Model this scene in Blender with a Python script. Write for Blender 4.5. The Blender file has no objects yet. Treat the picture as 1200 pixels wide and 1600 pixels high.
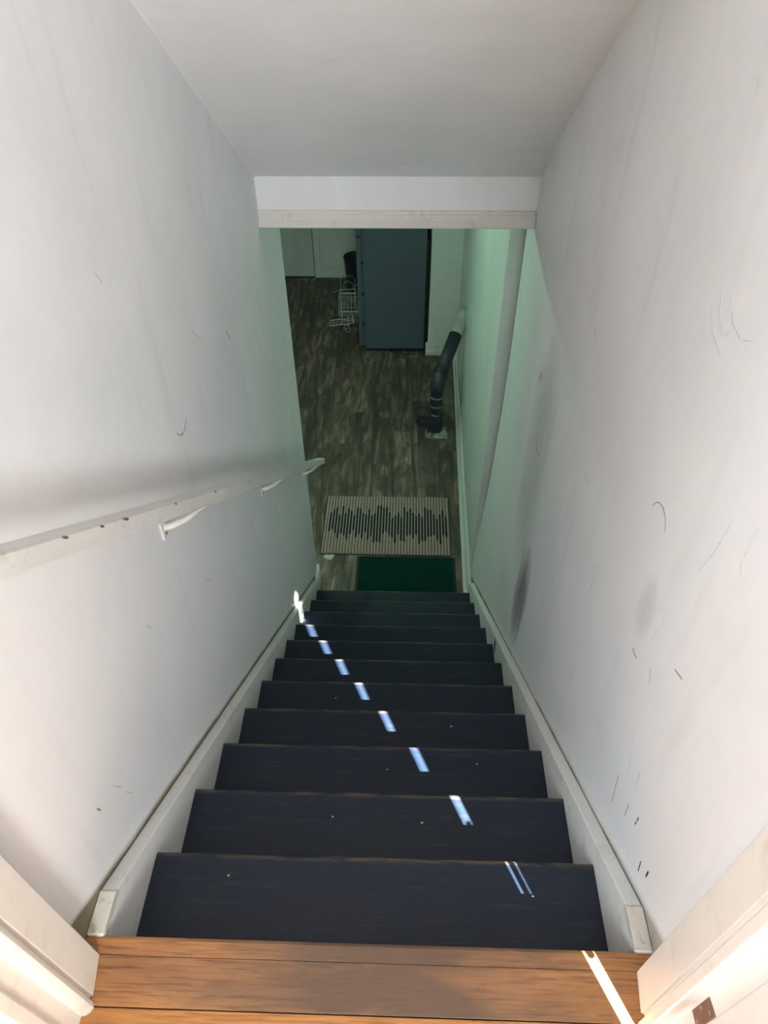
import bpy, bmesh, math, random
from mathutils import Vector, Matrix
random.seed(7)
D = bpy.data
SC = bpy.context.scene
COL = SC.collection

# ------------------------------------------------------------------ camera
def make_camera():
    pitch, yaw, roll = .759929, .0369738, -.010618
    fw = Vector((0, math.cos(pitch), -math.sin(pitch)))
    up = Vector((0, math.sin(pitch), math.cos(pitch)))
    rt = Vector((1, 0, 0))
    rz = Matrix.Rotation(yaw, 3, 'Z')
    fw, up, rt = rz @ fw, rz @ up, rz @ rt
    r2 = math.cos(roll)*rt + math.sin(roll)*up
    u2 = -math.sin(roll)*rt + math.cos(roll)*up
    cam = D.cameras.new('camera')
    cam.sensor_fit = 'VERTICAL'
    cam.sensor_height = 32.0
    cam.lens = 1095.206/1600*32.0
    cam.clip_start = .02
    o = D.objects.new('camera', cam)
    COL.objects.link(o)
    m = Matrix((r2, u2, -fw)).transposed().to_4x4()
    m.translation = Vector((.05647, -.38846, 1.51592))
    o.matrix_world = m
    SC.camera = o
make_camera()

# ------------------------------------------------------------------ world, sun, added hall fill, exposure
SC.view_settings.view_transform = 'Standard'
SC.view_settings.look = 'None'
SC.view_settings.gamma = 1
SC.view_settings.use_curve_mapping = False
SC.view_settings.exposure = 0.07
w = D.worlds.new('sky'); SC.world = w; w.use_nodes = True
bg = w.node_tree.nodes['Background']
bg.inputs[0].default_value = (.62, .78, 1, 1); bg.inputs[1].default_value = 1.5

def aim(o, d):
    o.rotation_euler = Vector(d).to_track_quat('-Z', 'Y').to_euler()
sl = D.lights.new('sun', 'SUN'); sl.energy = 165; sl.angle = .0093; sl.color = (.98, .99, 1)
so = D.objects.new('sun', sl); COL.objects.link(so); so.location = (3, -5, 6); aim(so, (-.0725, .161, -.189))
def area(name, loc, d, sx, sy, e, c):
    l = D.lights.new(name, 'AREA'); l.shape = 'RECTANGLE'; l.size = sx; l.size_y = sy; l.energy = e; l.color = c
    o = D.objects.new(name, l); COL.objects.link(o); o.location = loc; aim(o, d)
    return o
area('hall_fill_left', (-1.62, -1.25, 1.35), (1, 0, -.1), 1.15, 1.15, 47, (.86, .94, 1))  # added fill lamp at an unseen left opening, brightens hall and stairwell
area('hall_fill_back', (.525, -2.22, 1.64), (-.1, 1, -.12), .44, .71, 100, (.88, .95, 1))  # added fill lamp behind the camera, lights the deeper stairwell

# ------------------------------------------------------------------ numbers
RISE, RUN, TW = .189365, .239422, 1.0148
HW = TW/2                     # half tread width
WX = .54                      # half width between the stair walls
ZF = -12*RISE                 # basement floor
YE = 2.89                     # where the stair walls end
SK = lambda y: .072 - .791*y  # top of the skirt boards

# ------------------------------------------------------------------ materials
def mat(name):
    m = D.materials.new(name); m.use_nodes = True
    nt = m.node_tree
    return m, nt, nt.nodes['Principled BSDF']
def N(nt, t, **k):
    n = nt.nodes.new(t)
    for a, v in k.items(): setattr(n, a, v)
    return n
def setin(n, **k):
    for a, v in k.items(): n.inputs[a.replace('_', ' ')].default_value = v
def ramp(nt, src, stops):
    r = N(nt, 'ShaderNodeValToRGB'); e = r.color_ramp.elements
    while len(e) < len(stops): e.new(.5)
    for i, (p, c) in enumerate(stops):
        e[i].position = p; e[i].color = (*c, 1) if len(c) == 3 else c
    nt.links.new(src, r.inputs[0]); return r.outputs[0]
def coords(nt, scale=(1, 1, 1), rot=(0, 0, 0), kind='Object', loc=(0, 0, 0)):
    tc = N(nt, 'ShaderNodeTexCoord'); mp = N(nt, 'ShaderNodeMapping')
    mp.inputs['Scale'].default_value = scale; mp.inputs['Rotation'].default_value = rot; mp.inputs['Location'].default_value = loc
    nt.links.new(tc.outputs[kind], mp.inputs[0]); return mp.outputs[0]
def noise(nt, vec, scale, detail=4, rough=.55, dist=0):
    n = N(nt, 'ShaderNodeTexNoise'); setin(n, Scale=scale, Detail=detail, Roughness=rough, Distortion=dist)
    nt.links.new(vec, n.inputs['Vector']); return n.outputs[0]
def mix(nt, fac, a, b, mode='MIX'):
    m = N(nt, 'ShaderNodeMix', data_type='RGBA', blend_type=mode)
    for s, v in ((0, fac), (6, a), (7, b)):
        if hasattr(v, 'links'): nt.links.new(v, m.inputs[s])
        else: m.inputs[s].default_value = v if s == 0 else (*v, 1)
    return m.outputs[2]
def mth(nt, op, a, b=None, c=None, clamp=False):
    m = N(nt, 'ShaderNodeMath', operation=op); m.use_clamp = clamp
    for i, v in enumerate((a, b, c)):
        if v is None: continue
        if hasattr(v, 'links'): nt.links.new(v, m.inputs[i])
        else: m.inputs[i].default_value = v
    return m.outputs[0]
def bump(nt, bs, h, strength=.2, dist=.01):
    b = N(nt, 'ShaderNodeBump'); setin(b, Strength=strength, Distance=dist)
    nt.links.new(h, b.inputs['Height']); nt.links.new(b.outputs[0], bs.inputs['Normal'])
def xyz(nt, vec):
    s = N(nt, 'ShaderNodeSeparateXYZ'); nt.links.new(vec, s.inputs[0]); return s.outputs

def plain(name, col, rough=.5, metal=0, var=.12, scale=12, bmp=.08):
    m, nt, bs = mat(name)
    v = coords(nt); n = noise(nt, v, scale, 5)
    a = tuple(c*(1-var) for c in col); b = tuple(min(1, c*(1+var)) for c in col)
    nt.links.new(ramp(nt, n, [(.3, a), (.7, b)]), bs.inputs['Base Color'])
    setin(bs, Roughness=rough, Metallic=metal)
    if bmp: bump(nt, bs, noise(nt, v, scale*8, 3), bmp, .003)
    return m

def wall_mat(name, base=(.87, .875, .875), dirt=(.69, .685, .67), smudge=None, seamdirt=0, streak=.5):
    """painted plaster: roller texture, uneven washes, rubbed grey marks, dirt along the skirt"""
    m, nt, bs = mat(name)
    v = coords(nt)
    n1 = noise(nt, v, 1.6, 5, .6)
    c = mix(nt, ramp(nt, n1, [(.42, (0, 0, 0)), (.75, (.7, .7, .7))]), base, tuple(.86*b for b in base))
    vs = coords(nt, (3, 9, 1.3))
    n2 = noise(nt, vs, 1.5, 5, .6, .3)
    c = mix(nt, ramp(nt, n2, [(.55, (0, 0, 0)), (.85, (streak, streak, streak))]), c, dirt)
    n3 = noise(nt, coords(nt, (1, 1, 1), loc=(4, 2, 9)), 9, 6, .7)
    c = mix(nt, ramp(nt, n3, [(.68, (0, 0, 0)), (.8, (.3, .3, .3))]), c, (.40, .38, .34))
    x, y, z = xyz(nt, v)
    if smudge:
        for (sy, sz, ry, rz, tilt, col, amt) in smudge:
            dy = mth(nt, 'SUBTRACT', y, sy); dz = mth(nt, 'SUBTRACT', z, sz)
            ct, sn = math.cos(tilt), math.sin(tilt)
            a = mth(nt, 'DIVIDE', mth(nt, 'ADD', mth(nt, 'MULTIPLY', dy, ct), mth(nt, 'MULTIPLY', dz, sn)), ry)
            b = mth(nt, 'DIVIDE', mth(nt, 'SUBTRACT', mth(nt, 'MULTIPLY', dz, ct), mth(nt, 'MULTIPLY', dy, sn)), rz)
            r2 = mth(nt, 'ADD', mth(nt, 'MULTIPLY', a, a), mth(nt, 'MULTIPLY', b, b))
            r2 = mth(nt, 'ADD', r2, mth(nt, 'MULTIPLY', mth(nt, 'SUBTRACT', n2, .5), 1.6))
            k = mth(nt, 'MULTIPLY', mth(nt, 'SUBTRACT', 1, r2, clamp=True), amt, clamp=True)
            c = mix(nt, k, c, col)
    if seamdirt:
        d = mth(nt, 'SUBTRACT', z, mth(nt, 'ADD', mth(nt, 'MULTIPLY', y, -.791), .072))
        k = mth(nt, 'SUBTRACT', 1, mth(nt, 'DIVIDE', d, .034), clamp=True)
        k = mth(nt, 'MULTIPLY', mth(nt, 'MULTIPLY', k, k), mth(nt, 'MULTIPLY', noise(nt, v, 7, 4), seamdirt), clamp=True)
        c = mix(nt, k, c, (.22, .18, .12))
    nt.links.new(c, bs.inputs['Base Color'])
    setin(bs, Roughness=.55)
    bs.inputs['Specular IOR Level'].default_value = .3
    bump(nt, bs, noise(nt, v, 140, 3), .06, .003)
    return m
M = {}
M['wall'] = wall_mat('wall_paint', seamdirt=3.6)
M['wall_r'] = wall_mat('wall_paint_scuffed', seamdirt=1.6, streak=.5, smudge=[
    (1.47, -.72, .115, .34, .06, (.15, .145, .14), .85),
    (1.62, -.15, .22, .60, .06, (.42, .41, .39), .5),
    (.50, .42, .05, .10, 0, (.45, .44, .43), .35)])
M['ceil'] = wall_mat('ceiling_paint', (.88, .885, .88), (.68, .67, .66), streak=.3)
M['bwall'] = wall_mat('basement_paint', (.76, .76, .75), (.58, .58, .57), streak=.6)
def trim_mat(name, base, wear=(.42, .36, .27), amt=.7, sc=14, rough=.4):
    m, nt, bs = mat(name)
    v = coords(nt)
    n = noise(nt, v, sc, 8, .72, .4)
    c = mix(nt, ramp(nt, n, [(.56, (0, 0, 0)), (.72, (amt, amt, amt))]), base, wear)
    n2 = noise(nt, v, 3, 3)
    c = mix(nt, ramp(nt, n2, [(.4, (0, 0, 0)), (.8, (.5, .5, .5))]), c, tuple(.85*b for b in base))
    nt.links.new(c, bs.inputs['Base Color']); setin(bs, Roughness=rough)
    bump(nt, bs, n, .15, .004); return m
M['trim'] = trim_mat('trim_paint', (.76, .73, .66))
M['jamb'] = trim_mat('jamb_paint', (.87, .84, .775), (.5, .42, .3), .35, 9)
M['skirt'] = trim_mat('skirt_paint', (.88, .87, .84), (.45, .40, .30), .6, 11, .45)
M['rail'] = trim_mat('rail_paint', (.74, .73, .69), (.40, .33, .22), .55, 22)
M['bracket'] = trim_mat('bracket_paint', (.78, .76, .70), (.4, .33, .22), .4, 40)
M['btrim'] = trim_mat('basement_trim_paint', (.72, .74, .70), (.5, .5, .45), .3, 9)

def tread_mat():
    m, nt, bs = mat('dark_stair_paint')
    tc = coords(nt)
    oi = N(nt, 'ShaderNodeObjectInfo')
    off = N(nt, 'ShaderNodeVectorMath', operation='ADD'); nt.links.new(tc, off.inputs[0])
    sc = N(nt, 'ShaderNodeVectorMath', operation='SCALE'); nt.links.new(oi.outputs['Location'], sc.inputs[0]); sc.inputs['Scale'].default_value = 3.7
    nt.links.new(sc.outputs[0], off.inputs[1])
    v = off.outputs[0]
    mp = N(nt, 'ShaderNodeMapping'); mp.inputs['Scale'].default_value = (1.4, 16, 16); nt.links.new(v, mp.inputs[0])
    g = noise(nt, mp.outputs[0], 5, 6, .65, .8)
    mp2 = N(nt, 'ShaderNodeMapping'); mp2.inputs['Scale'].default_value = (.8, 2.5, 2); nt.links.new(v, mp2.inputs[0])
    big = noise(nt, mp2.outputs[0], 3, 4, .6)
    c = mix(nt, ramp(nt, big, [(.35, (0, 0, 0)), (.7, (1, 1, 1))]), (.0080, .0165, .0320), (.0100, .0170, .0290))
    c = mix(nt, ramp(nt, g, [(.56, (0, 0, 0)), (.72, (.6, .6, .6))]), c, (.05, .047, .045))
    # rubbed wood along the nosing (object y = 0 is the nosing)
    x, y, z = xyz(nt, tc)
    e = mth(nt, 'ADD', 1, mth(nt, 'DIVIDE', y, .016), clamp=True)
    mp3 = N(nt, 'ShaderNodeMapping'); mp3.inputs['Scale'].default_value = (3, 30, 30); nt.links.new(v, mp3.inputs[0])
    wn = ramp(nt, noise(nt, mp3.outputs[0], 3, 5, .7), [(.42, (0, 0, 0)), (.62, (1, 1, 1))])
    k = mth(nt, 'MULTIPLY', e, wn, clamp=True)
    c = mix(nt, k, c, (.16, .11, .065))
    sp = noise(nt, v, 60, 2, .5)
    c = mix(nt, ramp(nt, sp, [(.80, (0, 0, 0)), (.83, (.6, .6, .6))]), c, (.3, .28, .25))
    nt.links.new(c, bs.inputs['Base Color'])
    bs.inputs['Specular IOR Level'].default_value = .35
    nt.links.new(ramp(nt, big, [(.3, (.38, .38, .38)), (.7, (.52, .52, .52))]), bs.inputs['Roughness'])
    bump(nt, bs, g, .22, .004); return m
M['tread'] = tread_mat()

def oak_mat(name, ca, cb, worn, wornamt):
    m, nt, bs = mat(name)
    oi = N(nt, 'ShaderNodeObjectInfo'); tc = coords(nt)
    off = N(nt, 'ShaderNodeVectorMath', operation='ADD'); nt.links.new(tc, off.inputs[0])
    sc = N(nt, 'ShaderNodeVectorMath', operation='SCALE'); nt.links.new(oi.outputs['Location'], sc.inputs[0]); sc.inputs['Scale'].default_value = 7.3
    nt.links.new(sc.outputs[0], off.inputs[1]); v = off.outputs[0]
    mp = N(nt, 'ShaderNodeMapping'); mp.inputs['Scale'].default_value = (1.5, 36, 30); nt.links.new(v, mp.inputs[0])
    g = noise(nt, mp.outputs[0], 4, 7, .66, 1.0)
    c = ramp(nt, g, [(.36, cb), (.5, ca), (.68, tuple(min(1, 1.25*q) for q in ca))])
    if wornamt:
        x, y, z = xyz(nt, tc)
        mp2 = N(nt, 'ShaderNodeMapping'); mp2.inputs['Scale'].default_value = (2.0, 7, 1); nt.links.new(v, mp2.inputs[0])
        n = noise(nt, mp2.outputs[0], 2.2, 6, .6, .5)
        cen = mth(nt, 'SUBTRACT', 1.05, mth(nt, 'MULTIPLY', mth(nt, 'ABSOLUTE', mth(nt, 'SUBTRACT', x, .03)), 2.0), clamp=True)
        k = mth(nt, 'MULTIPLY', mth(nt, 'ADD', cen, mth(nt, 'MULTIPLY', mth(nt, 'SUBTRACT', n, .5), 1.6)), wornamt, clamp=True)
        k = mth(nt, 'MULTIPLY', k, mth(nt, 'ADD', .55, mth(nt, 'MULTIPLY', g, .8)), clamp=True)
        c = mix(nt, k, c, worn)
    nt.links.new(c, bs.inputs['Base Color']); setin(bs, Roughness=.42)
    bump(nt, bs, g, .15, .003); return m
M['oak_worn'] = oak_mat('worn_oak', (.40, .175, .060), (.17, .065, .025), (.11, .064, .040), 1.15)
M['oak'] = oak_mat('golden_oak', (.40, .165, .042), (.24, .09, .022), (.2, .1, .05), 0)

def laminate():
    m, nt, bs = mat('grey_brown_laminate')
    oi = N(nt, 'ShaderNodeObjectInfo'); tc = coords(nt)
    off = N(nt, 'ShaderNodeVectorMath', operation='ADD'); nt.links.new(tc, off.inputs[0])
    sc = N(nt, 'ShaderNodeVectorMath', operation='SCALE'); nt.links.new(oi.outputs['Location'], sc.inputs[0]); sc.inputs['Scale'].default_value = 5.1
    nt.links.new(sc.outputs[0], off.inputs[1]); v = off.outputs[0]
    mp = N(nt, 'ShaderNodeMapping'); mp.inputs['Scale'].default_value = (5.2, .62, 1); nt.links.new(v, mp.inputs[0])
    g = noise(nt, mp.outputs[0], 1.9, 7, .58, 1.5)
    mp2 = N(nt, 'ShaderNodeMapping'); mp2.inputs['Scale'].default_value = (5, 2.2, 1); nt.links.new(v, mp2.inputs[0])
    b = noise(nt, mp2.outputs[0], 1.7, 4, .6, .8)
    c = ramp(nt, g, [(.34, (.034, .026, .020)), (.46, (.10, .076, .058)), (.57, (.19, .148, .113)), (.72, (.40, .325, .25))])
    c = mix(nt, ramp(nt, b, [(.40, (.8, .8, .8)), (.56, (0, 0, 0))]), c, (.055, .045, .038))
    t = ramp(nt, oi.outputs['Random'], [(0, (.85, .84, .86)), (1, (1.35, 1.28, 1.22))])
    c = mix(nt, 1.0, c, t, 'MULTIPLY')
    nt.links.new(c, bs.inputs['Base Color']); setin(bs, Roughness=.5)
    bump(nt, bs, g, .12, .003); return m
M['laminate'] = laminate()
M['sub'] = plain('subfloor', (.05, .045, .04), .8)
M['fridge'] = plain('fridge_grey', (.082, .106, .135), .42, 0, .06, 5, .02)
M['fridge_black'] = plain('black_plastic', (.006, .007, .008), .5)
M['gasket'] = plain('gasket_grey', (.07, .085, .09), .5)
M['pipe'] = plain('black_pipe_plastic', (.018, .022, .032), .35, 0, .3, 20)
M['pipe_dusty'] = plain('dusty_pipe_plastic', (.026, .032, .044), .45, 0, .35, 14)
M['pipe_primed'] = plain('overpainted_pipe', (.42, .44, .42), .5, 0, .2, 8)
M['band'] = plain('pipe_band_grey', (.20, .21, .22), .45)
M['concrete'] = plain('patch_concrete', (.27, .27, .25), .9, 0, .95, 22, .8)
M['green'] = plain('green_mat_rubber', (.0012, .028, .022), .9, 0, .2, 30, .2); M['green'].node_tree.nodes['Principled BSDF'].inputs['Specular IOR Level'].default_value = .12
M['green_edge'] = plain('green_mat_edge', (.003, .010, .016), .7)
M['mat_rib'] = plain('mat_grey_brown', (.45, .34, .29), .95, 0, .35, 90, .5)
M['mat_base'] = plain('mat_backing', (.17, .135, .112), .95)
M['mat_dark'] = plain('mat_charcoal', (.012, .016, .020), .9, 0, .3, 60)
M['tag'] = plain('paper_tag', (.62, .60, .55), .8)
M['wire'] = plain('chrome_wire', (.45, .47, .47), .35, .6, .1)
M['bin'] = plain('bin_charcoal', (.022, .028, .034), .5, 0, .2, 8)
M['bdoor'] = plain('basement_door_paint', (.60, .61, .58), .45, 0, .05)
M['door'] = plain('white_door_paint', (.80, .79, .76), .4, 0, .03)
M['hinge'] = plain('brown_hinge', (.22, .115, .075), .5, .2, .3, 60)
M['steel'] = plain('screw_steel', (.4, .37, .33), .35, .8)
M['scuff'] = plain('scuff_pencil', (.36, .34, .32), .9, 0, .3, 50)
M['scuff_light'] = plain('scuff_faint', (.66, .65, .63), .9, 0, .2, 50)
M['scuff_dark'] = plain('scuff_black', (.035, .035, .035), .8)
def glass_mat():
    m = D.materials.new('added_window_glass'); m.use_nodes = True; nt = m.node_tree; nt.nodes.clear()
    o = N(nt, 'ShaderNodeOutputMaterial'); mx = N(nt, 'ShaderNodeMixShader'); mx.inputs[0].default_value = .07
    t = N(nt, 'ShaderNodeBsdfTransparent'); g = N(nt, 'ShaderNodeBsdfGlossy'); setin(g, Roughness=.02)
    nt.links.new(t.outputs[0], mx.inputs[1]); nt.links.new(g.outputs[0], mx.inputs[2]); nt.links.new(mx.outputs[0], o.inputs[0]); return m
M['glass'] = glass_mat()
def lamp_mat():
    m, nt, bs = mat('tube_glow')
    setin(bs, **{'Emission_Strength': 88.0}); bs.inputs['Emission Color'].default_value = (.58, 1.0, .71, 1); return m
M['lamp'] = lamp_mat()

# ------------------------------------------------------------------ mesh helpers
def tag(o, label=None, cat=None, group=None, kind=None):
    if label: o['label'] = label
    if cat: o['category'] = cat
    if group: o['group'] = group
    if kind: o['kind'] = kind
    return o
def obj(name, bm, m, parent=None, loc=None, smooth=False, bev=0, seg=2):
    me = D.meshes.new(name)
    bmesh.ops.recalc_face_normals(bm, faces=bm.faces)
    bm.to_mesh(me); bm.free()
    me.materials.append(m)
    o = D.objects.new(name, me); COL.objects.link(o)
    if smooth:
        for p in me.polygons: p.use_smooth = True
    if bev:
        b = o.modifiers.new('bevel', 'BEVEL'); b.width = bev; b.segments = seg; b.limit_method = 'ANGLE'
    if parent: o.parent = parent
    if loc: o.location = loc
    return o
def empty(name, loc=(0, 0, 0), label=None, cat=None, group=None, kind=None, rz=0):
    o = D.objects.new(name, None); COL.objects.link(o); o.location = loc; o.rotation_euler.z = rz; o.empty_display_size = .1
    return tag(o, label, cat, group, kind)
def box(bm, x0, x1, y0, y1, z0, z1):
    vs = [bm.verts.new((x, y, z)) for z in (z0, z1) for x, y in ((x0, y0), (x1, y0), (x1, y1), (x0, y1))]
    for f in ((0, 3, 2, 1), (4, 5, 6, 7), (0, 1, 5, 4), (1, 2, 6, 5), (2, 3, 7, 6), (3, 0, 4, 7)): bm.faces.new([vs[i] for i in f])
    return bm
def B(*a): return box(bmesh.new(), *a)
def prism(pts, axis, a, b, bm=None):
    """closed 2-D outline swept along an axis; pts are the two other coordinates in x, y, z order"""
    bm = bm or bmesh.new()
    def p3(p, t):
        return {'x': (t, p[0], p[1]), 'y': (p[0], t, p[1]), 'z': (p[0], p[1], t)}[axis]
    A = [bm.verts.new(p3(p, a)) for p in pts]; Z = [bm.verts.new(p3(p, b)) for p in pts]
    n = len(pts)
    bm.faces.new(A); bm.faces.new(Z[::-1])
    for i in range(n): bm.faces.new((A[i], A[(i+1) % n], Z[(i+1) % n], Z[i]))
    return bm
def tube(path, r, n=8, bm=None, cap=True, closed=False):
    bm = bm or bmesh.new()
    pts = [Vector(p) for p in path]; rs = r if isinstance(r, (list, tuple)) else [r]*len(pts)
    rings = []; prev = None
    for i, p in enumerate(pts):
        if closed: t = (pts[(i+1) % len(pts)] - pts[i-1]).normalized()
        else: t = (pts[min(i+1, len(pts)-1)] - pts[max(i-1, 0)]).normalized()
        if prev is None: u = t.orthogonal().normalized()
        else: u = (prev - t*prev.dot(t)).normalized()
        prev = u; v = t.cross(u)
        rings.append([bm.verts.new(p + rs[i]*(math.cos(2*math.pi*k/n)*u + math.sin(2*math.pi*k/n)*v)) for k in range(n)])
    m = len(rings)
    for i in range(m if closed else m-1):
        a, b = rings[i], rings[(i+1) % m]
        for k in range(n): bm.faces.new((a[k], a[(k+1) % n], b[(k+1) % n], b[k]))
    if cap and not closed: bm.faces.new(rings[0][::-1]); bm.faces.new(rings[-1])
    return bm
def lathe(prof, n=28, bm=None, c=(0, 0)):
    bm = bm or bmesh.new(); rings = []
    for r, z in prof:
        rings.append([bm.verts.new((c[0]+r*math.cos(2*math.pi*k/n), c[1]+r*math.sin(2*math.pi*k/n), z)) for k in range(n)])
    for a, b in zip(rings, rings[1:]):
        for k in range(n): bm.faces.new((a[k], a[(k+1) % n], b[(k+1) % n], b[k]))
    return bm
def S(o, label, cat): return tag(o, label, cat, kind='structure')
def ss(t): t = min(1, max(0, t)); return t*t*(3-2*t)

# ================================================================== STRUCTURE
# ---- stair walls
S(obj('wall_left', B(-.66, -WX, -.02, YE, ZF, 2.45), M['wall']), 'long white painted stair wall behind the handrail', 'wall')
def wall_right():
    bm = bmesh.new(); ny, nz = 44, 40
    y0, y1, z0, z1 = -.02, YE, ZF, 2.45
    def wx(y, z):     # the plaster leans outwards towards the foot of the stairs, more at the top
        s = min(1, max(0, (y-1.45)/(YE-1.45)))**2.6
        t = min(1, max(0, (z+2.05)/1.7)); t = 1-(1-t)**1.8
        return WX + .072*s*t
    g = [[bm.verts.new((wx(y0+(y1-y0)*i/ny, z0+(z1-z0)*j/nz), y0+(y1-y0)*i/ny, z0+(z1-z0)*j/nz)) for j in range(nz+1)] for i in range(ny+1)]
    for i in range(ny):
        for j in range(nz): bm.faces.new((g[i][j], g[i][j+1], g[i+1][j+1], g[i+1][j]))
    bk = [bm.verts.new((.72, y, z)) for y, z in ((y0, z0), (y1, z0), (y1, z1), (y0, z1))]
    bm.faces.new(bk)
    bm.faces.new([g[i][0] for i in range(ny+1)] + [bk[1], bk[0]])
    bm.faces.new([g[i][nz] for i in range(ny, -1, -1)] + [bk[3], bk[2]])
    bm.faces.new([g[0][j] for j in range(nz, -1, -1)] + [bk[0], bk[3]])
    bm.faces.new([g[ny][j] for j in range(nz+1)] + [bk[2], bk[1]])
    return obj('wall_right', bm, M['wall_r'], smooth=False)
WR = S(wall_right(), 'long scuffed white stair wall opposite the handrail', 'wall')
for p in WR.data.polygons: p.use_smooth = len(p.vertices) == 4 and p.area < .05

# ---- sloping ceiling with soft coved corners
def stair_ceiling():
    ys, zs = 2.47, .585; sl = .672
    prof = []
    r = .035
    for k in range(7):
        a = math.pi/2*k/6; prof.append((-.56+r*(1-math.cos(a))-.0, -r*(1-math.sin(a))))
    for k in range(7):
        a = math.pi/2*(1-k/6); prof.append((.60-r*(1-math.cos(a)), -r*(1-math.sin(a))))
    prof = [(-.60, -r)] + prof + [(.64, -r), (.64, .14), (-.60, .14)]
    def at(y): return zs + sl*(ys-y)
    return obj('ceiling', sweep(prof, [(ys+.02, at(ys+.02)), (-.02, at(-.02))]), M['ceil'])
def sweep(prof, stations):
    bm = bmesh.new()
    rings = [[bm.verts.new((x, y, z+dz)) for x, dz in prof] for y, z in stations]
    n = len(prof)
    for a, b in zip(rings, rings[1:]):
        for i in range(n): bm.faces.new((a[i], a[(i+1) % n], b[(i+1) % n], b[i]))
    bm.faces.new(rings[0]); bm.faces.new(rings[-1][::-1])
    return bm
S(stair_ceiling(), 'sloping white plaster ceiling above the stairs', 'ceiling')

# ---- header across the foot of the sloping ceiling, with its moulding
S(obj('wall_header', B(-.56, .60, 2.46, 2.60, .455, .80), M['wall']), 'white drop wall above the lower doorway', 'wall')
def header_trim():
    y = 2.46
    pr = [(y, .400), (y-.022, .400), (y-.026, .405), (y-.026, .432), (y-.020, .437), (y-.020, .441), (y-.015, .444), (y-.015, .450), (y-.009, .453), (y-.009, .462), (y, .466), (y+.14, .466), (y+.14, .400)]
    return obj('trim_1', prism(pr, 'x', -.5395, .566), M['trim'], bev=.0015)
S(header_trim(), 'cream moulded trim along the bottom of the header', 'trim')

# ---- basement shell
BL, BR, BY = -2.7, .75, 7.72
S(obj('floor', B(BL, BR, 2.3, BY+.1, ZF-.12, ZF-.014), M['sub']), 'dark grey-brown laminate floor of the lower room', 'floor')
FL = D.objects['floor']
pw, pl = .192, 1.22
pm = {}
def plank_mesh(w_, l_):
    k = (round(w_, 3), round(l_, 3))
    if k not in pm:
        bm = B(0, w_, 0, l_, -.014, 0)
        me = D.meshes.new('plank'); bmesh.ops.recalc_face_normals(bm, faces=bm.faces)
        bmesh.ops.bevel(bm, geom=[e for e in bm.edges if all(v.co.z > -.001 for v in e.verts)], offset=.0016, segments=1, affect='EDGES')
        bm.to_mesh(me); bm.free(); me.materials.append(M['laminate']); pm[k] = me
    return pm[k]
x = .70; col_i = 0
while x > -2.6:
    x0 = x-pw; y = 2.40 - (col_i*.47 % pl); col_i += 1
    while y < BY-.02:
        a, b = max(y, 2.40), min(y+pl, BY)
        if b-a > .02:
            o = D.objects.new('plank', plank_mesh(pw-.0012, b-a-.0012)); COL.objects.link(o); o.parent = FL
            o.location = (x0, a, ZF)
        y += pl
    x = x0
S(obj('wall_back', B(BL, .30, BY, BY+.1, ZF, .5), M['bwall']), 'back wall of the lower room behind the bin', 'wall')
S(obj('wall_stub', B(.285, .90, 5.95, 6.10, ZF, .5), M['bwall']), 'short white wall between the grey fridge and the drain pipe', 'wall')
S(obj('wall_alcove', B(.30, .42, 6.10, BY+.1, ZF, .5), M['bwall']), 'alcove wall behind the grey fridge', 'wall')
S(obj('wall_basement_left', B(BL-.1, BL, 2.77, BY+.1, ZF, .5), M['bwall']), 'far side wall of the lower room', 'wall')
S(obj('wall_basement_front', B(BL, -.66, 2.77, YE, ZF, .5), M['bwall']), 'lower room wall behind the stair wall', 'wall')
# lower right wall: leans slightly away, with a shallow drywall step half way along
def wall_lower():
    bm = prism([(.537, YE), (.558, 5.02), (.572, 5.05), (.574, 5.95), (.90, 5.95), (.90, YE)], 'z', ZF, .5)
    for v in bm.verts:                       # the step edge is not plumb
        if 5.0 < v.co.y < 5.06: v.co.y += .10 if v.co.z > 0 else -.14
    return obj('wall_lower', bm, M['bwall'], bev=.003)
S(wall_lower(), 'greenish lit wall beside the doormats and drain pipe', 'wall')
S(obj('ceiling_basement', B(BL-.1, .9, 2.60, BY+.1, .46, .58), M['ceil']), 'white ceiling of the lower room', 'ceiling')
def base_profile(t=.016, h=.145):
    return [(0, 0), (t, 0), (t, .035), (t-.003, .038), (t-.003, h*.62), (t, h*.66), (t, h*.74), (t-.005, h*.79), (t-.005, h*.88), (t-.010, h*.95), (t-.012, h), (0, h)]
def baseboard_right():
    bm = bmesh.new()
    prof = [(0, 0), (.050, 0), (.050, .012), (.044, .022), (.032, .028), (.026, .028), (.026, .088), (.020, .098), (.010, .104), (0, .104)]
    st = [(.537, 2.66, 1.0), (.537, YE, 1.0), (.572, 5.948, .62)]
    rings = [[bm.verts.new((x-dx*k, y, ZF+dz)) for dx, dz in prof] for x, y, k in st]
    n = len(prof)
    for a, b in zip(rings, rings[1:]):
        for i in range(n): bm.faces.new((a[i], a[(i+1) % n], b[(i+1) % n], b[i]))
    bm.faces.new(rings[0]); bm.faces.new(rings[-1][::-1])
    return obj('baseboard_right', bm, M['btrim'])
S(baseboard_right(), 'white baseboard along the lower wall beside the mats', 'baseboard')
def baseboard_y(name, x0, x1, y, label):
    pr = [(y-a, ZF+b) for a, b in base_profile()]
    return S(obj(name, prism(pr, 'x', x0, x1), M['btrim']), label, 'baseboard')
baseboard_y('baseboard_stub', .262, .545, 5.95, 'short white moulded baseboard behind the drain pipe')
baseboard_y('baseboard_back', -.955, .28, BY, 'white moulded baseboard on the back wall behind the bin')
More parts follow.
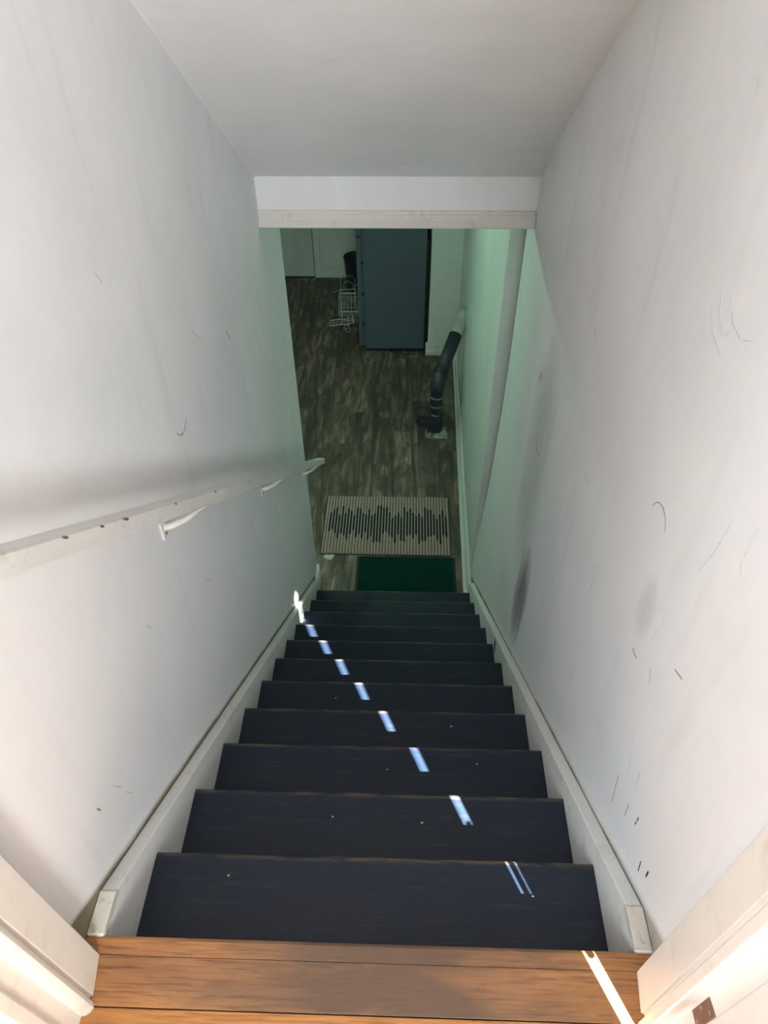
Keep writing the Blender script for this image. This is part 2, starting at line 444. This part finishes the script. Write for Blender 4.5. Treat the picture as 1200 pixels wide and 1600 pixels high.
# small baseboard ends at the foot of the left stair wall
S(obj('baseboard_left', prism([(-.54, 2.70), (-.516, 2.70), (-.516, 2.86), (-.524, YE+.012), (-.66, YE+.012), (-.66, YE), (-.54, YE)], 'z', ZF, ZF+.15), M['skirt'], bev=.003), 'white baseboard end at the foot of the handrail wall', 'baseboard')

# ---- door in the back wall
def back_door():
    y = BY
    d = S(empty('door_2', (0, 0, 0)), 'pale panelled door in the back wall of the lower room', 'door')
    x1, x0 = -1.05, -1.83; zb = ZF+.012; zt = ZF+2.03; yf = y-.012
    bm = bmesh.new(); box(bm, x0, x1, yf, y+.02, zb, zt)
    obj('door_leaf', bm, M['bdoor'], d, bev=.002)
    def panel(a, b, c, e):
        bm = bmesh.new()
        # raised ring moulding round a recessed field
        for (p, q, r, s) in ((a, b, c, c+.02), (a, b, e-.02, e), (a, a+.02, c+.02, e-.02), (b-.02, b, c+.02, e-.02)):
            box(bm, p, q, yf-.008, yf+.001, r, s)
        m_ = obj('panel_moulding', bm, M['bdoor'], d, bev=.003)
        obj('panel', B(a+.05, b-.05, yf-.006, yf+.001, c+.05, e-.05), M['bdoor'], d, bev=.004)
    for a, b in ((x0+.11, x0+.36), (x1-.40, x1-.15)):
        panel(a, b, zb+.34, zb+.98); panel(a, b, zb+1.1, zb+1.86)
    obj('casing', prism([(x1+.008, y), (x1+.008, y-.014), (x1+.02, y-.018), (x1+.07, y-.024), (x1+.082, y-.024), (x1+.085, y)], 'z', ZF, zt+.07), M['btrim'], d)
    obj('casing', prism([(x0-.004, y), (x0-.004, y-.014), (x0-.02, y-.018), (x0-.07, y-.024), (x0-.082, y-.024), (x0-.085, y)], 'z', ZF, zt+.07), M['btrim'], d)
    obj('casing', B(x0-.004, x1+.004, y-.018, y, zt+.004, zt+.07), M['btrim'], d)
    obj('gap_shade_strip', B(x1+.0005, x1+.0075, y-.013, y-.001, zb, zt), M['fridge_black'], d)  # dark strip put in as the shade of the gap beside the leaf
    obj('threshold', B(x0, x1, y-.02, y, ZF, ZF+.010), M['fridge_black'], d)
    k = lathe([(.001, 0), (.02, 0), (.02, .004), (.009, .008), (.009, .03), (.024, .04), (.027, .052), (.02, .064), (.001, .068)], 16)
    o = obj('knob', k, M['steel'], d, (x0+.06, yf, zb+.95), True); o.rotation_euler.x = math.pi/2
back_door()

# ---- upper hall (behind the camera)
HX0, HX1, HY, HZ = -1.5, .78, -2.1, 2.45
FH = S(obj('floor_hall', B(HX0, HX1, HY, .006, -.16, -.018), M['sub']), 'oak board floor of the landing at the top of the stairs', 'floor')
def board(y0, y1, m, bev=.0012, x0=HX0, x1=HX1, name='plank'):
    o = obj(name, B(x0, x1, y0-(y0+y1)/2, y1-(y0+y1)/2, -.018, 0), m, FH, (0, (y0+y1)/2, 0), bev=bev)
    return o
nose = [(-.020, 0), (.006, 0), (.0115, -.003), (.014, -.010), (.0115, -.018), (.006, -.021), (-.020, -.021)]
o = obj('nosing', prism([(a+.004, b) for a, b in nose], 'x', -WX+.001, WX-.001), M['oak_worn'], FH, (0, -.004, 0))
board(-.101, -.0205, M['oak_worn'])
yb = -.102
while yb > HY+.05:
    board(yb-.082, yb-.0008, M['oak']); yb -= .082
def holed_wall(name, axis, c0, c1, a0, a1, z0, z1, wa, wb, wz0, wz1, label):
    bm = bmesh.new()
    def bb(p, q, r, s):
        if q-p < 1e-6 or s-r < 1e-6: return
        if axis == 'x': box(bm, c0, c1, p, q, r, s)
        else: box(bm, p, q, c0, c1, r, s)
    bb(a0, wa, z0, z1); bb(wb, a1, z0, z1); bb(wa, wb, z0, wz0); bb(wa, wb, wz1, z1)
    return S(obj(name, bm, M['wall']), label, 'wall')
holed_wall('wall_hall_right', 'x', HX1, HX1+.06, HY, -.14, -.16, HZ, -.966, -.74, .62, 2.06, 'hall wall with the added narrow side window')
holed_wall('wall_hall_back', 'y', HY-.08, HY, HX0-.1, HX1+.06, -.16, HZ, .30, .75, 1.28, 2.0, 'hall back wall with the added narrow window')
holed_wall('wall_hall_left', 'x', HX0-.08, HX0, HY, .0, -.16, HZ, -1.85, -.65, .75, 1.95, 'hall wall with the added square window')
holed_wall('wall_hall_front', 'y', -.14, -.02, HX0, HX1+.06, -.16, HZ, -WX, WX, -.15, 2.06, 'hall wall around the stair doorway')
S(obj('ceiling_hall', B(HX0-.1, HX1+.06, HY-.08, .12, HZ, HZ+.1), M['ceil']), 'flat hall ceiling behind the stair doorway', 'ceiling')
S(obj('wall_soffit', B(-.60, .64, -.02, .05, 2.06, HZ), M['wall']), 'wall above the stair doorway', 'wall')
def window(name, axis, c, a0, a1, z0, z1, label):  # builds the added hall windows, all out of view
    e = S(empty(name, (0, 0, 0)), label, 'window')
    bm = bmesh.new(); f = .04
    def bb(bm, p, q, r, s, t=.02):
        if axis == 'x': box(bm, c-t, c+t, p, q, r, s)
        else: box(bm, p, q, c-t, c+t, r, s)
    for q in ((a0, a0+f, z0, z1), (a1-f, a1, z0, z1), (a0+f, a1-f, z0, z0+f), (a0+f, a1-f, z1-f, z1)): bb(bm, *q)
    obj('added_window_frame', bm, M['trim'], e)
    bm = bmesh.new(); bb(bm, a0+f, a1-f, z0+f, z1-f, .002)
    obj('added_window_pane', bm, M['glass'], e)
window('added_window_side', 'x', HX1+.03, -.966, -.74, .62, 2.06, 'added side window of the hall, narrowed to the sun for the hinge gap')  # added out of view, narrowed so sun mainly reaches the hinge gap
window('added_window_back', 'y', HY-.04, .30, .75, 1.28, 2.0, 'added narrow window in the hall back wall for sun bounce')  # added out of view, placed to throw a sun patch that bounces upward
window('added_window_left', 'x', HX0-.04, -1.85, -.65, .75, 1.95, 'added square window in the hall wall for fill light')  # added out of view to give the hall soft fill light

# ---- doorway jambs at the top of the stairs
def jamb(sign, name, label):
    if sign < 0:
        pr = [(.545, -.018), (.508, -.018), (.504, -.021), (.4945, -.086), (.500, -.0885), (.500, -.093), (.490, -.0955), (.487, -.104), (.491, -.112), (.498, -.1165), (.505, -.1175), (.505, -.150), (.497, -.156), (.497, -.176), (.545, -.176)]
    else:
        pr = [(.545, -.018), (.506, -.018), (.502, -.021), (.4945, -.084), (.500, -.0865), (.501, -.093), (.492, -.0955), (.486, -.099), (.486, -.113), (.4865, -.1165), (.5165, -.1175), (.5185, -.150), (.5195, -.152), (.5195, -.188), (.575, -.188), (.575, -.1405), (.545, -.1405)]
    pr = [(sign*a, b) for a, b in pr]
    return S(obj(name, prism(pr, 'z', 0, 2.06), M['jamb'], bev=.0015), label, 'door jamb')
jamb(-1, 'trim_2', 'cream moulded door jamb at the top of the stairs on the handrail side')
jamb(1, 'trim_3', 'cream moulded door jamb with a brown hinge leaf')
S(obj('trim_4', B(-.545, .545, -.165, -.018, 2.03, 2.06), M['jamb']), 'cream head of the stair doorway', 'door jamb')
def hall_door():
    e = S(empty('door_1', (.48, -.176, 0)), 'open white hall door hinged on the jamb at the top of the stairs', 'door')
    x0, x1 = -.023, .0125
    bm = bmesh.new(); box(bm, x0, x1, -.78, 0, .012, 2.02)
    obj('door_leaf', bm, M['door'], e, bev=.002)
    for a, b in ((-.36, -.10), (-.68, -.42)):
        for c, d in ((.22, .86), (1.0, 1.86)):
            for sx in (x0-.004, x1-.004):
                bm = bmesh.new()
                for q in ((a, b, c, c+.02), (a, b, d-.02, d), (a, a+.02, c+.02, d-.02), (b-.02, b, c+.02, d-.02)): box(bm, sx, sx+.008, *q)
                obj('panel_moulding', bm, M['door'], e, bev=.002)
    for z in (.202, .98, 1.76):
        h = obj('hinge', prism([(.0385, .032), (.0365, .032), (.0365, .060), (.0385, .060)], 'z', z, z+.088), M['hinge'], e, bev=.0008)
        obj('hinge_knuckle', tube([(.0205, .0085, z), (.0205, .0085, z+.088)], .0072, 12), M['hinge'], h, smooth=False)
        for dz, dy in ((.014, .040), (.044, .052), (.074, .040)):
            s = lathe([(.0004, 0), (.0035, 0), (.0035, -.0006), (.0004, -.0012)], 10)
            so_ = obj('screw', s, M['steel'], h, (.0365, dy, z+dz)); so_.rotation_euler.y = math.pi/2
    kn = lathe([(.001, 0), (.028, 0), (.028, .005), (.011, .01), (.011, .035), (.026, .045), (.029, .058), (.02, .07), (.001, .074)], 18)
    o = obj('knob', kn, M['steel'], e, (x0, -.72, .95), True); o.rotation_euler.y = -math.pi/2
hall_door()

# ================================================================== STAIRCASE
ST = tag(empty('staircase', (0, 0, 0)), 'straight wooden staircase with worn dark-painted treads and white skirt boards', 'staircase')
def tread_mesh():
    # object origin on the nosing's front top edge
    pr = [(-.006, 0), (-.0015, -.0025), (0, -.008), (0, -.018), (-.003, -.024), (-.010, -.026), (-RUN-.012, -.026), (-RUN-.012, 0)]
    bm = bmesh.new(); n = 24; rings = []
    rnd = random.Random(3)
    for i in range(n+1):
        x = -HW+.0005 + (TW-.001)*i/n
        j = rnd.uniform(-.0012, .0012)
        rings.append([bm.verts.new((x, y+(j if k in (1, 2, 3) else 0), z)) for k, (y, z) in enumerate(pr)])
    m = len(pr)
    for a, b in zip(rings, rings[1:]):
        for i in range(m): bm.faces.new((a[i], a[(i+1) % m], b[(i+1) % m], b[i]))
    bm.faces.new(rings[0]); bm.faces.new(rings[-1][::-1])
    bmesh.ops.recalc_face_normals(bm, faces=bm.faces)
    me = D.meshes.new('tread'); bm.to_mesh(me); bm.free(); me.materials.append(M['tread']); return me
tm = tread_mesh()
rm = D.meshes.new('riser'); b_ = B(-HW+.0005, HW-.0005, -.016, 0, -RISE+.0005, -.0265); bmesh.ops.recalc_face_normals(b_, faces=b_.faces); b_.to_mesh(rm); b_.free(); rm.materials.append(M['tread'])
for k in range(0, 12):
    if k:
        o = D.objects.new('tread', tm); COL.objects.link(o); o.parent = ST; o.location = (0, k*RUN, -k*RISE)
    r = D.objects.new('riser', rm); COL.objects.link(r); r.parent = ST; r.location = (0, k*RUN-(.022 if k else .012), -k*RISE)
def skirt(s, label):
    a, b = HW, WX
    ytop = .090
    out = [(.010, -.02), (.010, .004), (ytop, SK(ytop)+.0), (2.70, SK(2.70)), (2.70, ZF+.001), (2.40, ZF+.001), (.010, -.50)]
    x0, x1 = (a, b-.0003) if s > 0 else (-b+.0003, -a)
    return tag(obj('skirt_board', prism(out, 'x', x0, x1), M['skirt'], ST, bev=.003), label)
skirt(-1, 'white skirt board with a dirty chipped top end'); skirt(1, 'white skirt board with rubbed paint')
# chipped worn end blocks of the skirts, at landing height
for s in (-1, 1):
    x0, x1 = (HW-.001, WX-.001) if s > 0 else (-WX+.001, -HW+.001)
    obj('skirt_end', prism([(.0145, -.02), (.0145, .006), (.089, .0035), (.097, -.006), (.097, -.02)], 'x', x0, x1), trim_mat('skirt_end_paint', (.68, .64, .55), (.24, .19, .12), .95, 34), ST, bev=.002)
obj('paint_smear', prism([(1.60, -1.298), (1.625, -1.302), (1.640, -1.262), (1.632, -1.225), (1.618, -1.232), (1.604, -1.27)], 'x', HW-.0016, HW+.001), M['scuff_dark'], ST)
# wood knots showing through near the tread ends
for (x_, y_, k) in ((.468, .222, 1), (.478, .690, 3), (.474, 1.165, 5), (.452, 1.405, 6), (-.47, .9, 4)):
    bm = bmesh.new(); pts = []
    for i in range(10):
        a = 2*math.pi*i/10; pts.append((x_+.020*math.cos(a)*random.uniform(.6, 1.1), min(k*RUN-.012, y_+.011*math.sin(a)*random.uniform(.6, 1.2))))
    obj('knot', prism(pts, 'z', -k*RISE-.001, -k*RISE+.0006), M['fridge_black'], ST)

for (x_, y_, k) in ((.30, .665, 3), (.36, .165, 1), (-.12, .41, 2), (.12, .40, 2), (.24, .90, 4), (-.33, .19, 1), (.02, .64, 3), (-.2, 1.12, 5)):
    r_ = random.uniform(.0018, .0034)
    obj('paint_speck', prism([(x_+r_*math.cos(a)*1.3, y_+r_*math.sin(a)) for a in [2*math.pi*i/7 for i in range(7)]], 'z', -k*RISE-.001, -k*RISE+.0006), M['tag'], ST)
# ================================================================== HANDRAIL
HR = tag(empty('handrail', (-.4625, .05, 0)), 'white chipped wooden handrail on metal brackets along the stair wall', 'handrail')
def rail_z(y): return 1.030 - .76*y
def rail():
    bm = bmesh.new(); n = 40; y0, y1 = .06, 3.03
    rnd = random.Random(11)
    h, c = .046, .0045
    pr = [(-.4405, 0-c), (-.4405-c, 0), (-.4855+c, 0), (-.4855, -c), (-.4855, -h+c), (-.4855+c, -h), (-.4405-c, -h), (-.4405, -h+c)]
    rings = []
    for i in range(n+1):
        y = y0+(y1-y0)*i/n
        d = .0016*rnd.uniform(-1, 1)
        rings.append([bm.verts.new((x+d+.4625, y-.05, rail_z(y)+dz+d*.6)) for x, dz in pr])
    m = len(pr)
    for a, b in zip(rings, rings[1:]):
        for i in range(m): bm.faces.new((a[i], a[(i+1) % m], b[(i+1) % m], b[i]))
    bm.faces.new(rings[0]); bm.faces.new(rings[-1][::-1])
    return obj('rail', bm, M['rail'], HR)
RA = rail()
for y_ in (.83, 1.80, 2.76):
    rb = lambda y: rail_z(y)-.046
    p = lambda x, y, z: (x+.4625, y-.05, z)
    z_ = rb(y_)-.062; ye = y_+.115
    bk = obj('bracket', tube([p(-.538, y_, z_), p(-.518, y_+.006, z_+.002), p(-.492, y_+.035, z_-.004), p(-.470, y_+.08, rb(y_+.08)-.012), p(-.463, ye, rb(ye)-.002)], [.009, .009, .0085, .0075, .007], 10), M['bracket'], HR, smooth=True)
    obj('bracket_plate', B(-.540+.4625, -.534+.4625, y_-.018-.05, y_+.018-.05, z_-.028, z_+.028), M['bracket'], bk, bev=.002)
    sd = obj('saddle', B(-.477+.4625, -.449+.4625, -.035, .045, -.005, .0003), M['bracket'], bk, (0, ye-.05, rb(ye))); sd.rotation_euler.x = -math.atan(.76)
    s_ = lathe([(.0005, 0), (.004, 0), (.004, .001), (.0005, .002)], 10)
    o = obj('screw', s_, M['hinge'], bk, (-.534+.4625, y_-.05, z_-.018)); o.rotation_euler.y = math.pi/2
# chipped spots down to wood on the rail
for (y_, w_) in ((.32, .02), (.50, .025), (.72, .018), (.98, .012), (1.3, .012), (.42, .015)):
    bm = bmesh.new()
    pts = [(y_+w_*.4*math.cos(a)*random.uniform(.6, 1), rail_z(y_)-.006-.76*w_*.4*math.cos(a)+.0032*math.sin(a)) for a in [2*math.pi*i/9 for i in range(9)]]
    obj('chip', prism([(a-.05, b) for a, b in pts], 'x', -.4425+.4625, -.4388+.4625), M['hinge'], RA)

# ================================================================== SCUFFS ON THE WALLS (flat marks)
def ribbon(name, pts, wd, m, parent, x, nx):
    """thin flat mark lying on a wall x = const; pts are (y, z)"""
    bm = bmesh.new(); P = [Vector((a, b)) for a, b in pts]; L = []
    for i, p in enumerate(P):
        t = (P[min(i+1, len(P)-1)]-P[max(i-1, 0)]).normalized(); n = Vector((-t.y, t.x))
        ww = wd*(.35+.65*math.sin(math.pi*(i+.5)/len(P)))/2
        L.append((p+n*ww, p-n*ww))
    top = [[bm.verts.new((x+.0007*nx, q.x, q.y)) for q in l] for l in L]
    bot = [[bm.verts.new((x-.0010*nx, q.x, q.y)) for q in l] for l in L]
    for i in range(len(L)-1):
        bm.faces.new((top[i][0], top[i][1], top[i+1][1], top[i+1][0]))
        bm.faces.new((bot[i][0], bot[i+1][0], bot[i+1][1], bot[i][1]))
        for s in (0, 1): bm.faces.new((top[i][s], top[i+1][s], bot[i+1][s], bot[i][s]))
    return obj(name, bm, m, parent)
def arc(y, z, ry, rz, a0, a1, n=9):
    return [(y+ry*math.cos(math.radians(a0+(a1-a0)*i/n)), z+rz*math.sin(math.radians(a0+(a1-a0)*i/n))) for i in range(n+1)]
WRx = WX
marks = [
    (arc(.575, .570, .045, .05, 20, 150), .004, 'scuff'),
    ([(1.76, .16), (1.78, .13), (1.80, .115)], .006, 'scuff'),
    ([(1.72, .19), (1.735, .155), (1.755, .135), (1.79, .10)], .005, 'scuff_light'),
    ([(1.69, .10), (1.70, .075), (1.715, .08), (1.72, .05)], .005, 'scuff_light'),
    ([(1.66, .055), (1.675, .0), (1.67, -.02)], .004, 'scuff_light'),
    (arc(1.62, -.05, .045, .03, 180, 350), .004, 'scuff'),
    ([(.425, .515), (.428, .45), (.44, .40)], .003, 'scuff_light'),
    ([(.36, .80), (.37, .72), (.385, .66)], .0018, 'scuff_light'),
    ([(.30, .84), (.30, .77), (.285, .755)], .0018, 'scuff_light'),
    ([(.64, 1.02), (.62, .99), (.585, .97), (.57, .985)], .003, 'scuff_light'),
    ([(.60, 1.03), (.57, 1.00), (.53, .995), (.50, 1.01)], .003, 'scuff_light'),
    ([(.66, .99), (.62, .955), (.57, .945)], .003, 'scuff_light'),
    ([(.345, .03), (.335, -.02), (.325, -.055)], .004, 'scuff'),
    ([(.285, .17), (.275, .11)], .004, 'scuff_light'),
    ([(.27, .055), (.265, .01)], .004, 'scuff'),
    ([(.225, .095), (.224, .082)], .006, 'scuff_dark'),
    ([(.225, .075), (.224, .064)], .006, 'scuff_dark'),
    ([(.128, .080), (.126, .058)], .009, 'scuff_dark'),
    ([(.158, .05), (.15, .02)], .005, 'scuff_dark'),
    ([(.49, .30), (.475, .30), (.46, .305)], .005, 'scuff'),
    ([(.80, .22), (.79, .16), (.80, .10)], .004, 'scuff_light'),
    ([(.33, .46), (.30, .475)], .006, 'scuff'),
    ([(1.05, .30), (1.0, .305)], .004, 'scuff_light'),
    ([(1.25, .62), (1.2, .60)], .004, 'scuff_light'),
    ([(.40, .36), (.38, .33)], .006, 'scuff_light'),
    ([(.36, .20), (.33, .14), (.32, .09)], .003, 'scuff_light'),
]
for pts, wd, mk in marks: ribbon('scuff_mark', pts, wd*.6, M[mk], WR, WX, -1)
WL = D.objects['wall_left']
for pts, wd, mk in [
    (arc(1.12, .42, .05, .05, 200, 320), .004, 'scuff'),
    ([(1.35, .55), (1.40, .50), (1.42, .47)], .003, 'scuff_light'),
    ([(.28, .05), (.26, .10)], .004, 'scuff_light'), ([(.30, -.02), (.28, .03)], .003, 'scuff_light'),
    ([(.20, .12), (.195, .14)], .005, 'scuff'), ([(.9, .9), (.88, .93)], .004, 'scuff_light'),
    ([(1.7, .35), (1.73, .3)], .004, 'scuff'), ([(.6, .2), (.62, .16)], .003, 'scuff_light'),
    ([(1.0, -.1), (1.03, -.14)], .003, 'scuff_light')]:
    ribbon('scuff_mark', pts, wd, M[mk], WL, -WX, 1)

# ================================================================== MATS
def ribbed_mat():
    x0, x1, y0, y1 = -.545, .415, 3.135, 3.765
    e = tag(empty('doormat', (-.065, 3.45, ZF), rz=-.004), 'grey-brown ribbed doormat with jagged charcoal stripes', 'doormat')
    W_, H_ = x1-x0, y1-y0; n = 42; p = W_/n
    obj('pad', B(-W_/2, W_/2, -H_/2, H_/2, .0, .0062), M['mat_base'], e, bev=.002)
    bm = bmesh.new()                          # fine raised ribs, a few millimetres each
    for i in range(n):
        a = -W_/2+i*p
        prism([(a+p*.12, .006), (a+p*.18, .0100), (a+p*.38, .0115), (a+p*.58, .0100), (a+p*.64, .006)], 'y', -H_/2+.002, H_/2-.002, bm)
    tag(obj('ribs', bm, M['mat_rib'], e), kind='stuff')
    obj('backing', B(-W_/2-.006, W_/2+.006, -H_/2-.007, H_/2+.004, 0, .004), M['mat_dark'], e, bev=.0015)
    rnd = random.Random(5)
    lo = [.33, .37, .30, .22, .30, .27, .2, .29, .36, .24, .3, .22, .33, .2, .26, .15, .17, .16, .31, .35, .29, .25, .15, .3, .2, .18, .28, .3, .24, .3, .15, .2, .2, .27, .28, .3, .22, .15, .3, .27]
    hi = [.70, .75, .8, .66, .82, .7, .78, .73, .66, .8, .78, .7, .68, .77, .66, .7, .84, .85, .8, .82, .72, .62, .66, .72, .64, .82, .74, .8, .72, .66, .71, .64, .82, .78, .78, .7, .62, .7, .78, .66]
    for i in range(40):
        xa = -W_/2+(i+1)*p + p*.86
        y_a, y_b = -H_/2+H_*(lo[i]+.02), -H_/2+H_*hi[i]
        z = .0108
        obj('stripe', prism([(xa-p*.36, y_a+.015), (xa, y_a), (xa+p*.34, y_a+.012), (xa+p*.34, y_b-.02), (xa-.001, y_b), (xa-p*.36, y_b-.012)], 'z', .004, z), M['mat_dark'], e)
    o = obj('care_tag', prism([(-.445, -H_/2-.006), (-.375, -H_/2-.006), (-.39, -H_/2-.05), (-.408, -H_/2-.058), (-.455, -H_/2-.034)], 'z', .0, .0012), M['tag'], e)
    tag(o, 'white care tag sticking out from under the mat')
ribbed_mat()
gm = tag(empty('floor_mat', (.09, 2.96, ZF)), 'dark green rubber mat at the foot of the stairs', 'floor mat')
obj('mat_surface', B(-.345, .335, -.31, .155, .0, .006), M['green'], gm, bev=.002)
for q in ((-.362, -.345), (.335, .352)): obj('mat_edge', B(q[0], q[1], -.31, .155, 0, .0045), M['green_edge'], gm, bev=.001)

# ================================================================== FRIDGE
FR = tag(empty('refrigerator', (-.07, 6.0, ZF)), 'tall dark grey refrigerator seen from its side', 'refrigerator')
fw, fd, fh = .315, .68, 1.74
obj('body', B(-.285, fw, 0, fd, .035, fh), M['fridge'], FR, bev=.006)
obj('door', B(-.345, -.300, .004, fd-.004, .06, 1.18), M['fridge'], FR, bev=.008)
obj('door', B(-.345, -.300, .004, fd-.004, 1.195, fh), M['fridge'], FR, bev=.008)
obj('gasket', B(-.301, -.284, .012, fd-.012, .07, fh-.02), M['gasket'], FR)
obj('door_handle', tube([(-.345, fd-.06, .75), (-.38, fd-.06, .77), (-.38, fd-.06, 1.12), (-.345, fd-.06, 1.14)], .009, 8), M['fridge'], FR, smooth=True)
for z in (.30, .62, .93, 1.26):
    obj('clip', B(-.305, -.280, -.003, .012, z, z+.024), M['fridge_black'], FR, bev=.002)
obj('rear_panel', B(fw, fw+.036, .004, fd-.02, .04, 1.17), M['fridge_black'], FR, bev=.002)
for x_, y_ in ((-.25, .05), (.27, .05), (-.25, fd-.06), (.27, fd-.06)):
    obj('foot', lathe([(.001, 0), (.02, 0), (.022, .01), (.013, .016), (.013, .036), (.001, .036)], 12), M['fridge_black'], FR, (x_, y_, 0))
obj('kick_plate', B(-.28, fw-.01, .012, .03, .012, .036), M['fridge_black'], FR)
obj('power_cord', tube([(fw+.018, .05, .4), (fw+.02, .02, .2), (fw+.015, -.012, .06), (fw-.02, -.03, .006), (.24, -.05, .005), (.16, -.055, .005), (.08, -.045, .005), (.0, -.03, .005), (-.03, .02, .005)], .004, 7), M['fridge_black'], FR, smooth=True)

# ================================================================== DRAIN PIPE
PX, PY = .332, 4.655
DP = tag(empty('drain_pipe', (PX, PY, ZF)), 'black plastic drain pipe with cleanout rising from the floor into the wall', 'pipe')
R_ = .056
zt = .50
obj('standpipe', lathe([(R_, 0), (R_, zt-.04)], 24), M['pipe'], DP, smooth=True)
obj('hub', lathe([(R_, .02), (R_+.011, .022), (R_+.011, .20), (R_+.004, .206), (R_, .21)], 24), M['pipe_dusty'], DP, smooth=False)
for z, h in ((.285, .008), (.372, .008), (.455, .007)):
    obj('band', lathe([(R_-.001, z-h), (R_+.004, z-h), (R_+.005, z), (R_+.004, z+h), (R_-.001, z+h)], 24), M['band'], DP)
# sideways cleanout branch
br = obj('cleanout_branch', tube([(-.03, 0, .085), (-.085, -.008, .105), (-.118, -.012, .115)], [.047, .046, .046], 20), M['pipe_dusty'], DP, smooth=False)
obj('cleanout_cap', tube([(-.116, -.012, .114), (-.150, -.016, .124)], .054, 12), M['pipe'], br)
obj('cap_nut', tube([(-.149, -.016, .124), (-.170, -.018, .130)], .020, 4), M['pipe'], br)
# elbow and the slanting run into the wall
a0 = Vector((0, 0, zt-.06)); dirv = Vector((.238, .56, .36)).normalized()
pth = [a0]; c1 = Vector((0, 0, zt+.02)); c2 = c1 + dirv*.085
for i in range(1, 9):
    t = i/8; pth.append((1-t)**2*a0 + 2*t*(1-t)*c1 + t*t*c2)
obj('elbow', tube(pth, R_+.006, 24), M['pipe_dusty'], DP, smooth=True)
obj('elbow_collar', tube([c2-dirv*.03, c2+dirv*.02], R_+.012, 24), M['pipe'], DP)
q1 = c2 + dirv*.37; q2 = c2 + dirv*.62
obj('slanting_run', tube([c2, q1], R_, 24), M['pipe_dusty'], DP, smooth=True)
tag(obj('painted_run', tube([q1, q2], R_+.0005, 24), M['pipe_primed'], DP, smooth=True), 'pipe end smeared with pale wall paint')
# broken concrete around the foot of the pipe
bm = bmesh.new(); pts = []
rnd = random.Random(9)
base = [(-.088, -.10), (-.03, -.115), (.04, -.108), (.105, -.11), (.112, -.03), (.108, .06), (.05, .085), (-.04, .08), (-.09, .02)]
top = [bm.verts.new((x*.9+rnd.uniform(-.01, .01), y*.9, .006+rnd.uniform(0, .012))) for x, y in base]
bot = [bm.verts.new((x, y, 0)) for x, y in base]
c = bm.verts.new((0, 0, .028))
for i in range(len(base)):
    j = (i+1) % len(base)
    bm.faces.new((top[i], top[j], c)); bm.faces.new((bot[i], bot[j], top[j], top[i]))
bm.faces.new(bot[::-1])
tag(obj('floor_patch', bm, M['concrete'], DP), 'rough pale cement patch')

# ================================================================== BIN
bn = tag(empty('waste_bin', (-.515, 7.36, ZF)), 'dark round waste bin behind the wire cart', 'waste bin')
obj('bin_body', lathe([(.001, .004), (.105, .004), (.110, 0), (.114, .004), (.142, .39), (.146, .40), (.148, .412), (.144, .418), (.139, .412), (.110, .012), (.001, .010)], 36), M['bin'], bn, smooth=True)

# ================================================================== FOLDED WIRE CART
CT = tag(empty('wire_cart', (-.548, 6.50, ZF)), 'folded chrome wire basket cart on the floor against the fridge door', 'cart')
def rod(bm, a, b, r=.003, n=6): tube([a, b], r, n, bm)
bm = bmesh.new()                                    # tall frame hoops
for x_ in (-.09, .075):
    rod(bm, (x_, .05, .0), (x_*.9, .06, .50), .0045)
tube([(-.081, .06, .50), (-.075, .06, .53), (-.05, .06, .552), (.04, .06, .552), (.065, .06, .53), (.068, .06, .50)], .0045, 6, bm)
rod(bm, (-.09, .05, .06), (.075, .05, .06), .004)
rod(bm, (-.084, .057, .36), (.07, .057, .36), .004)
obj('frame', bm, M['wire'], CT)
def grid(name, p0, ux, uz, nx, nz, r=.0019):
    bm = bmesh.new(); p0, ux, uz = Vector(p0), Vector(ux), Vector(uz)
    for i in range(nx+1): rod(bm, p0+ux*i/nx, p0+ux*i/nx+uz, r*(1.6 if i in (0, nx) else 1), 5)
    for j in range(nz+1): rod(bm, p0+uz*j/nz, p0+uz*j/nz+ux, r*(1.6 if j in (0, nz) else 1), 5)
    return obj(name, bm, M['wire'], CT)
grid('basket_panel', (-.112, .0, .135), (.205, 0, 0), (.006, .035, .245), 6, 6)
grid('basket_panel', (-.100, .075, .15), (.195, 0, 0), (0, .02, .24), 5, 5)
grid('basket_base', (-.112, .0, .135), (.205, 0, 0), (.004, .075, .012), 6, 2)
grid('folded_shelf', (-.215, -.055, .045), (.265, .03, .02), (.012, .005, .062), 7, 2)
obj('handle_hoop', tube([(.0+.052*math.cos(2*math.pi*i/18), .045, .455+.045*math.sin(2*math.pi*i/18)) for i in range(18)], .004, 6, closed=True), M['wire'], CT, smooth=True)
obj('latch_rod', tube([(-.165, -.0, .40), (-.10, .03, .412), (.06, .04, .425), (.11, .05, .50)], .0035, 6), M['wire'], CT)
for x_, y_, r_ in ((-.035, -.10, .042), (.03, .10, .042)):
    wh = obj('wheel', tube([(x_+.0, y_+r_*math.cos(2*math.pi*i/20), r_+.004+r_*math.sin(2*math.pi*i/20)) for i in range(20)], .006, 6, closed=True), M['wire'], CT, smooth=True)
    if y_ < 0: wh.rotation_euler.z = .9; wh.location = (-.075, -.02, 0)
    obj('wheel_hub', tube([(x_-.008, y_, r_+.004), (x_+.008, y_, r_+.004)], .008, 10), M['wire'], wh)
obj('caster_arm', tube([(-.0, -.07, .05), (-.01, -.03, .09), (-.02, .0, .14)], .004, 6), M['wire'], CT)

# ================================================================== LOWER ROOM LIGHT
LT = tag(empty('ceiling_light', (-1.05, 3.75, .46)), 'fluorescent ceiling light of the lower room', 'light')
obj('housing', B(-.08, .08, -.6, .6, -.035, 0), M['door'], LT, bev=.004)
obj('tube', tube([(0, -.57, -.055), (0, .57, -.055)], .019, 12), M['lamp'], LT)
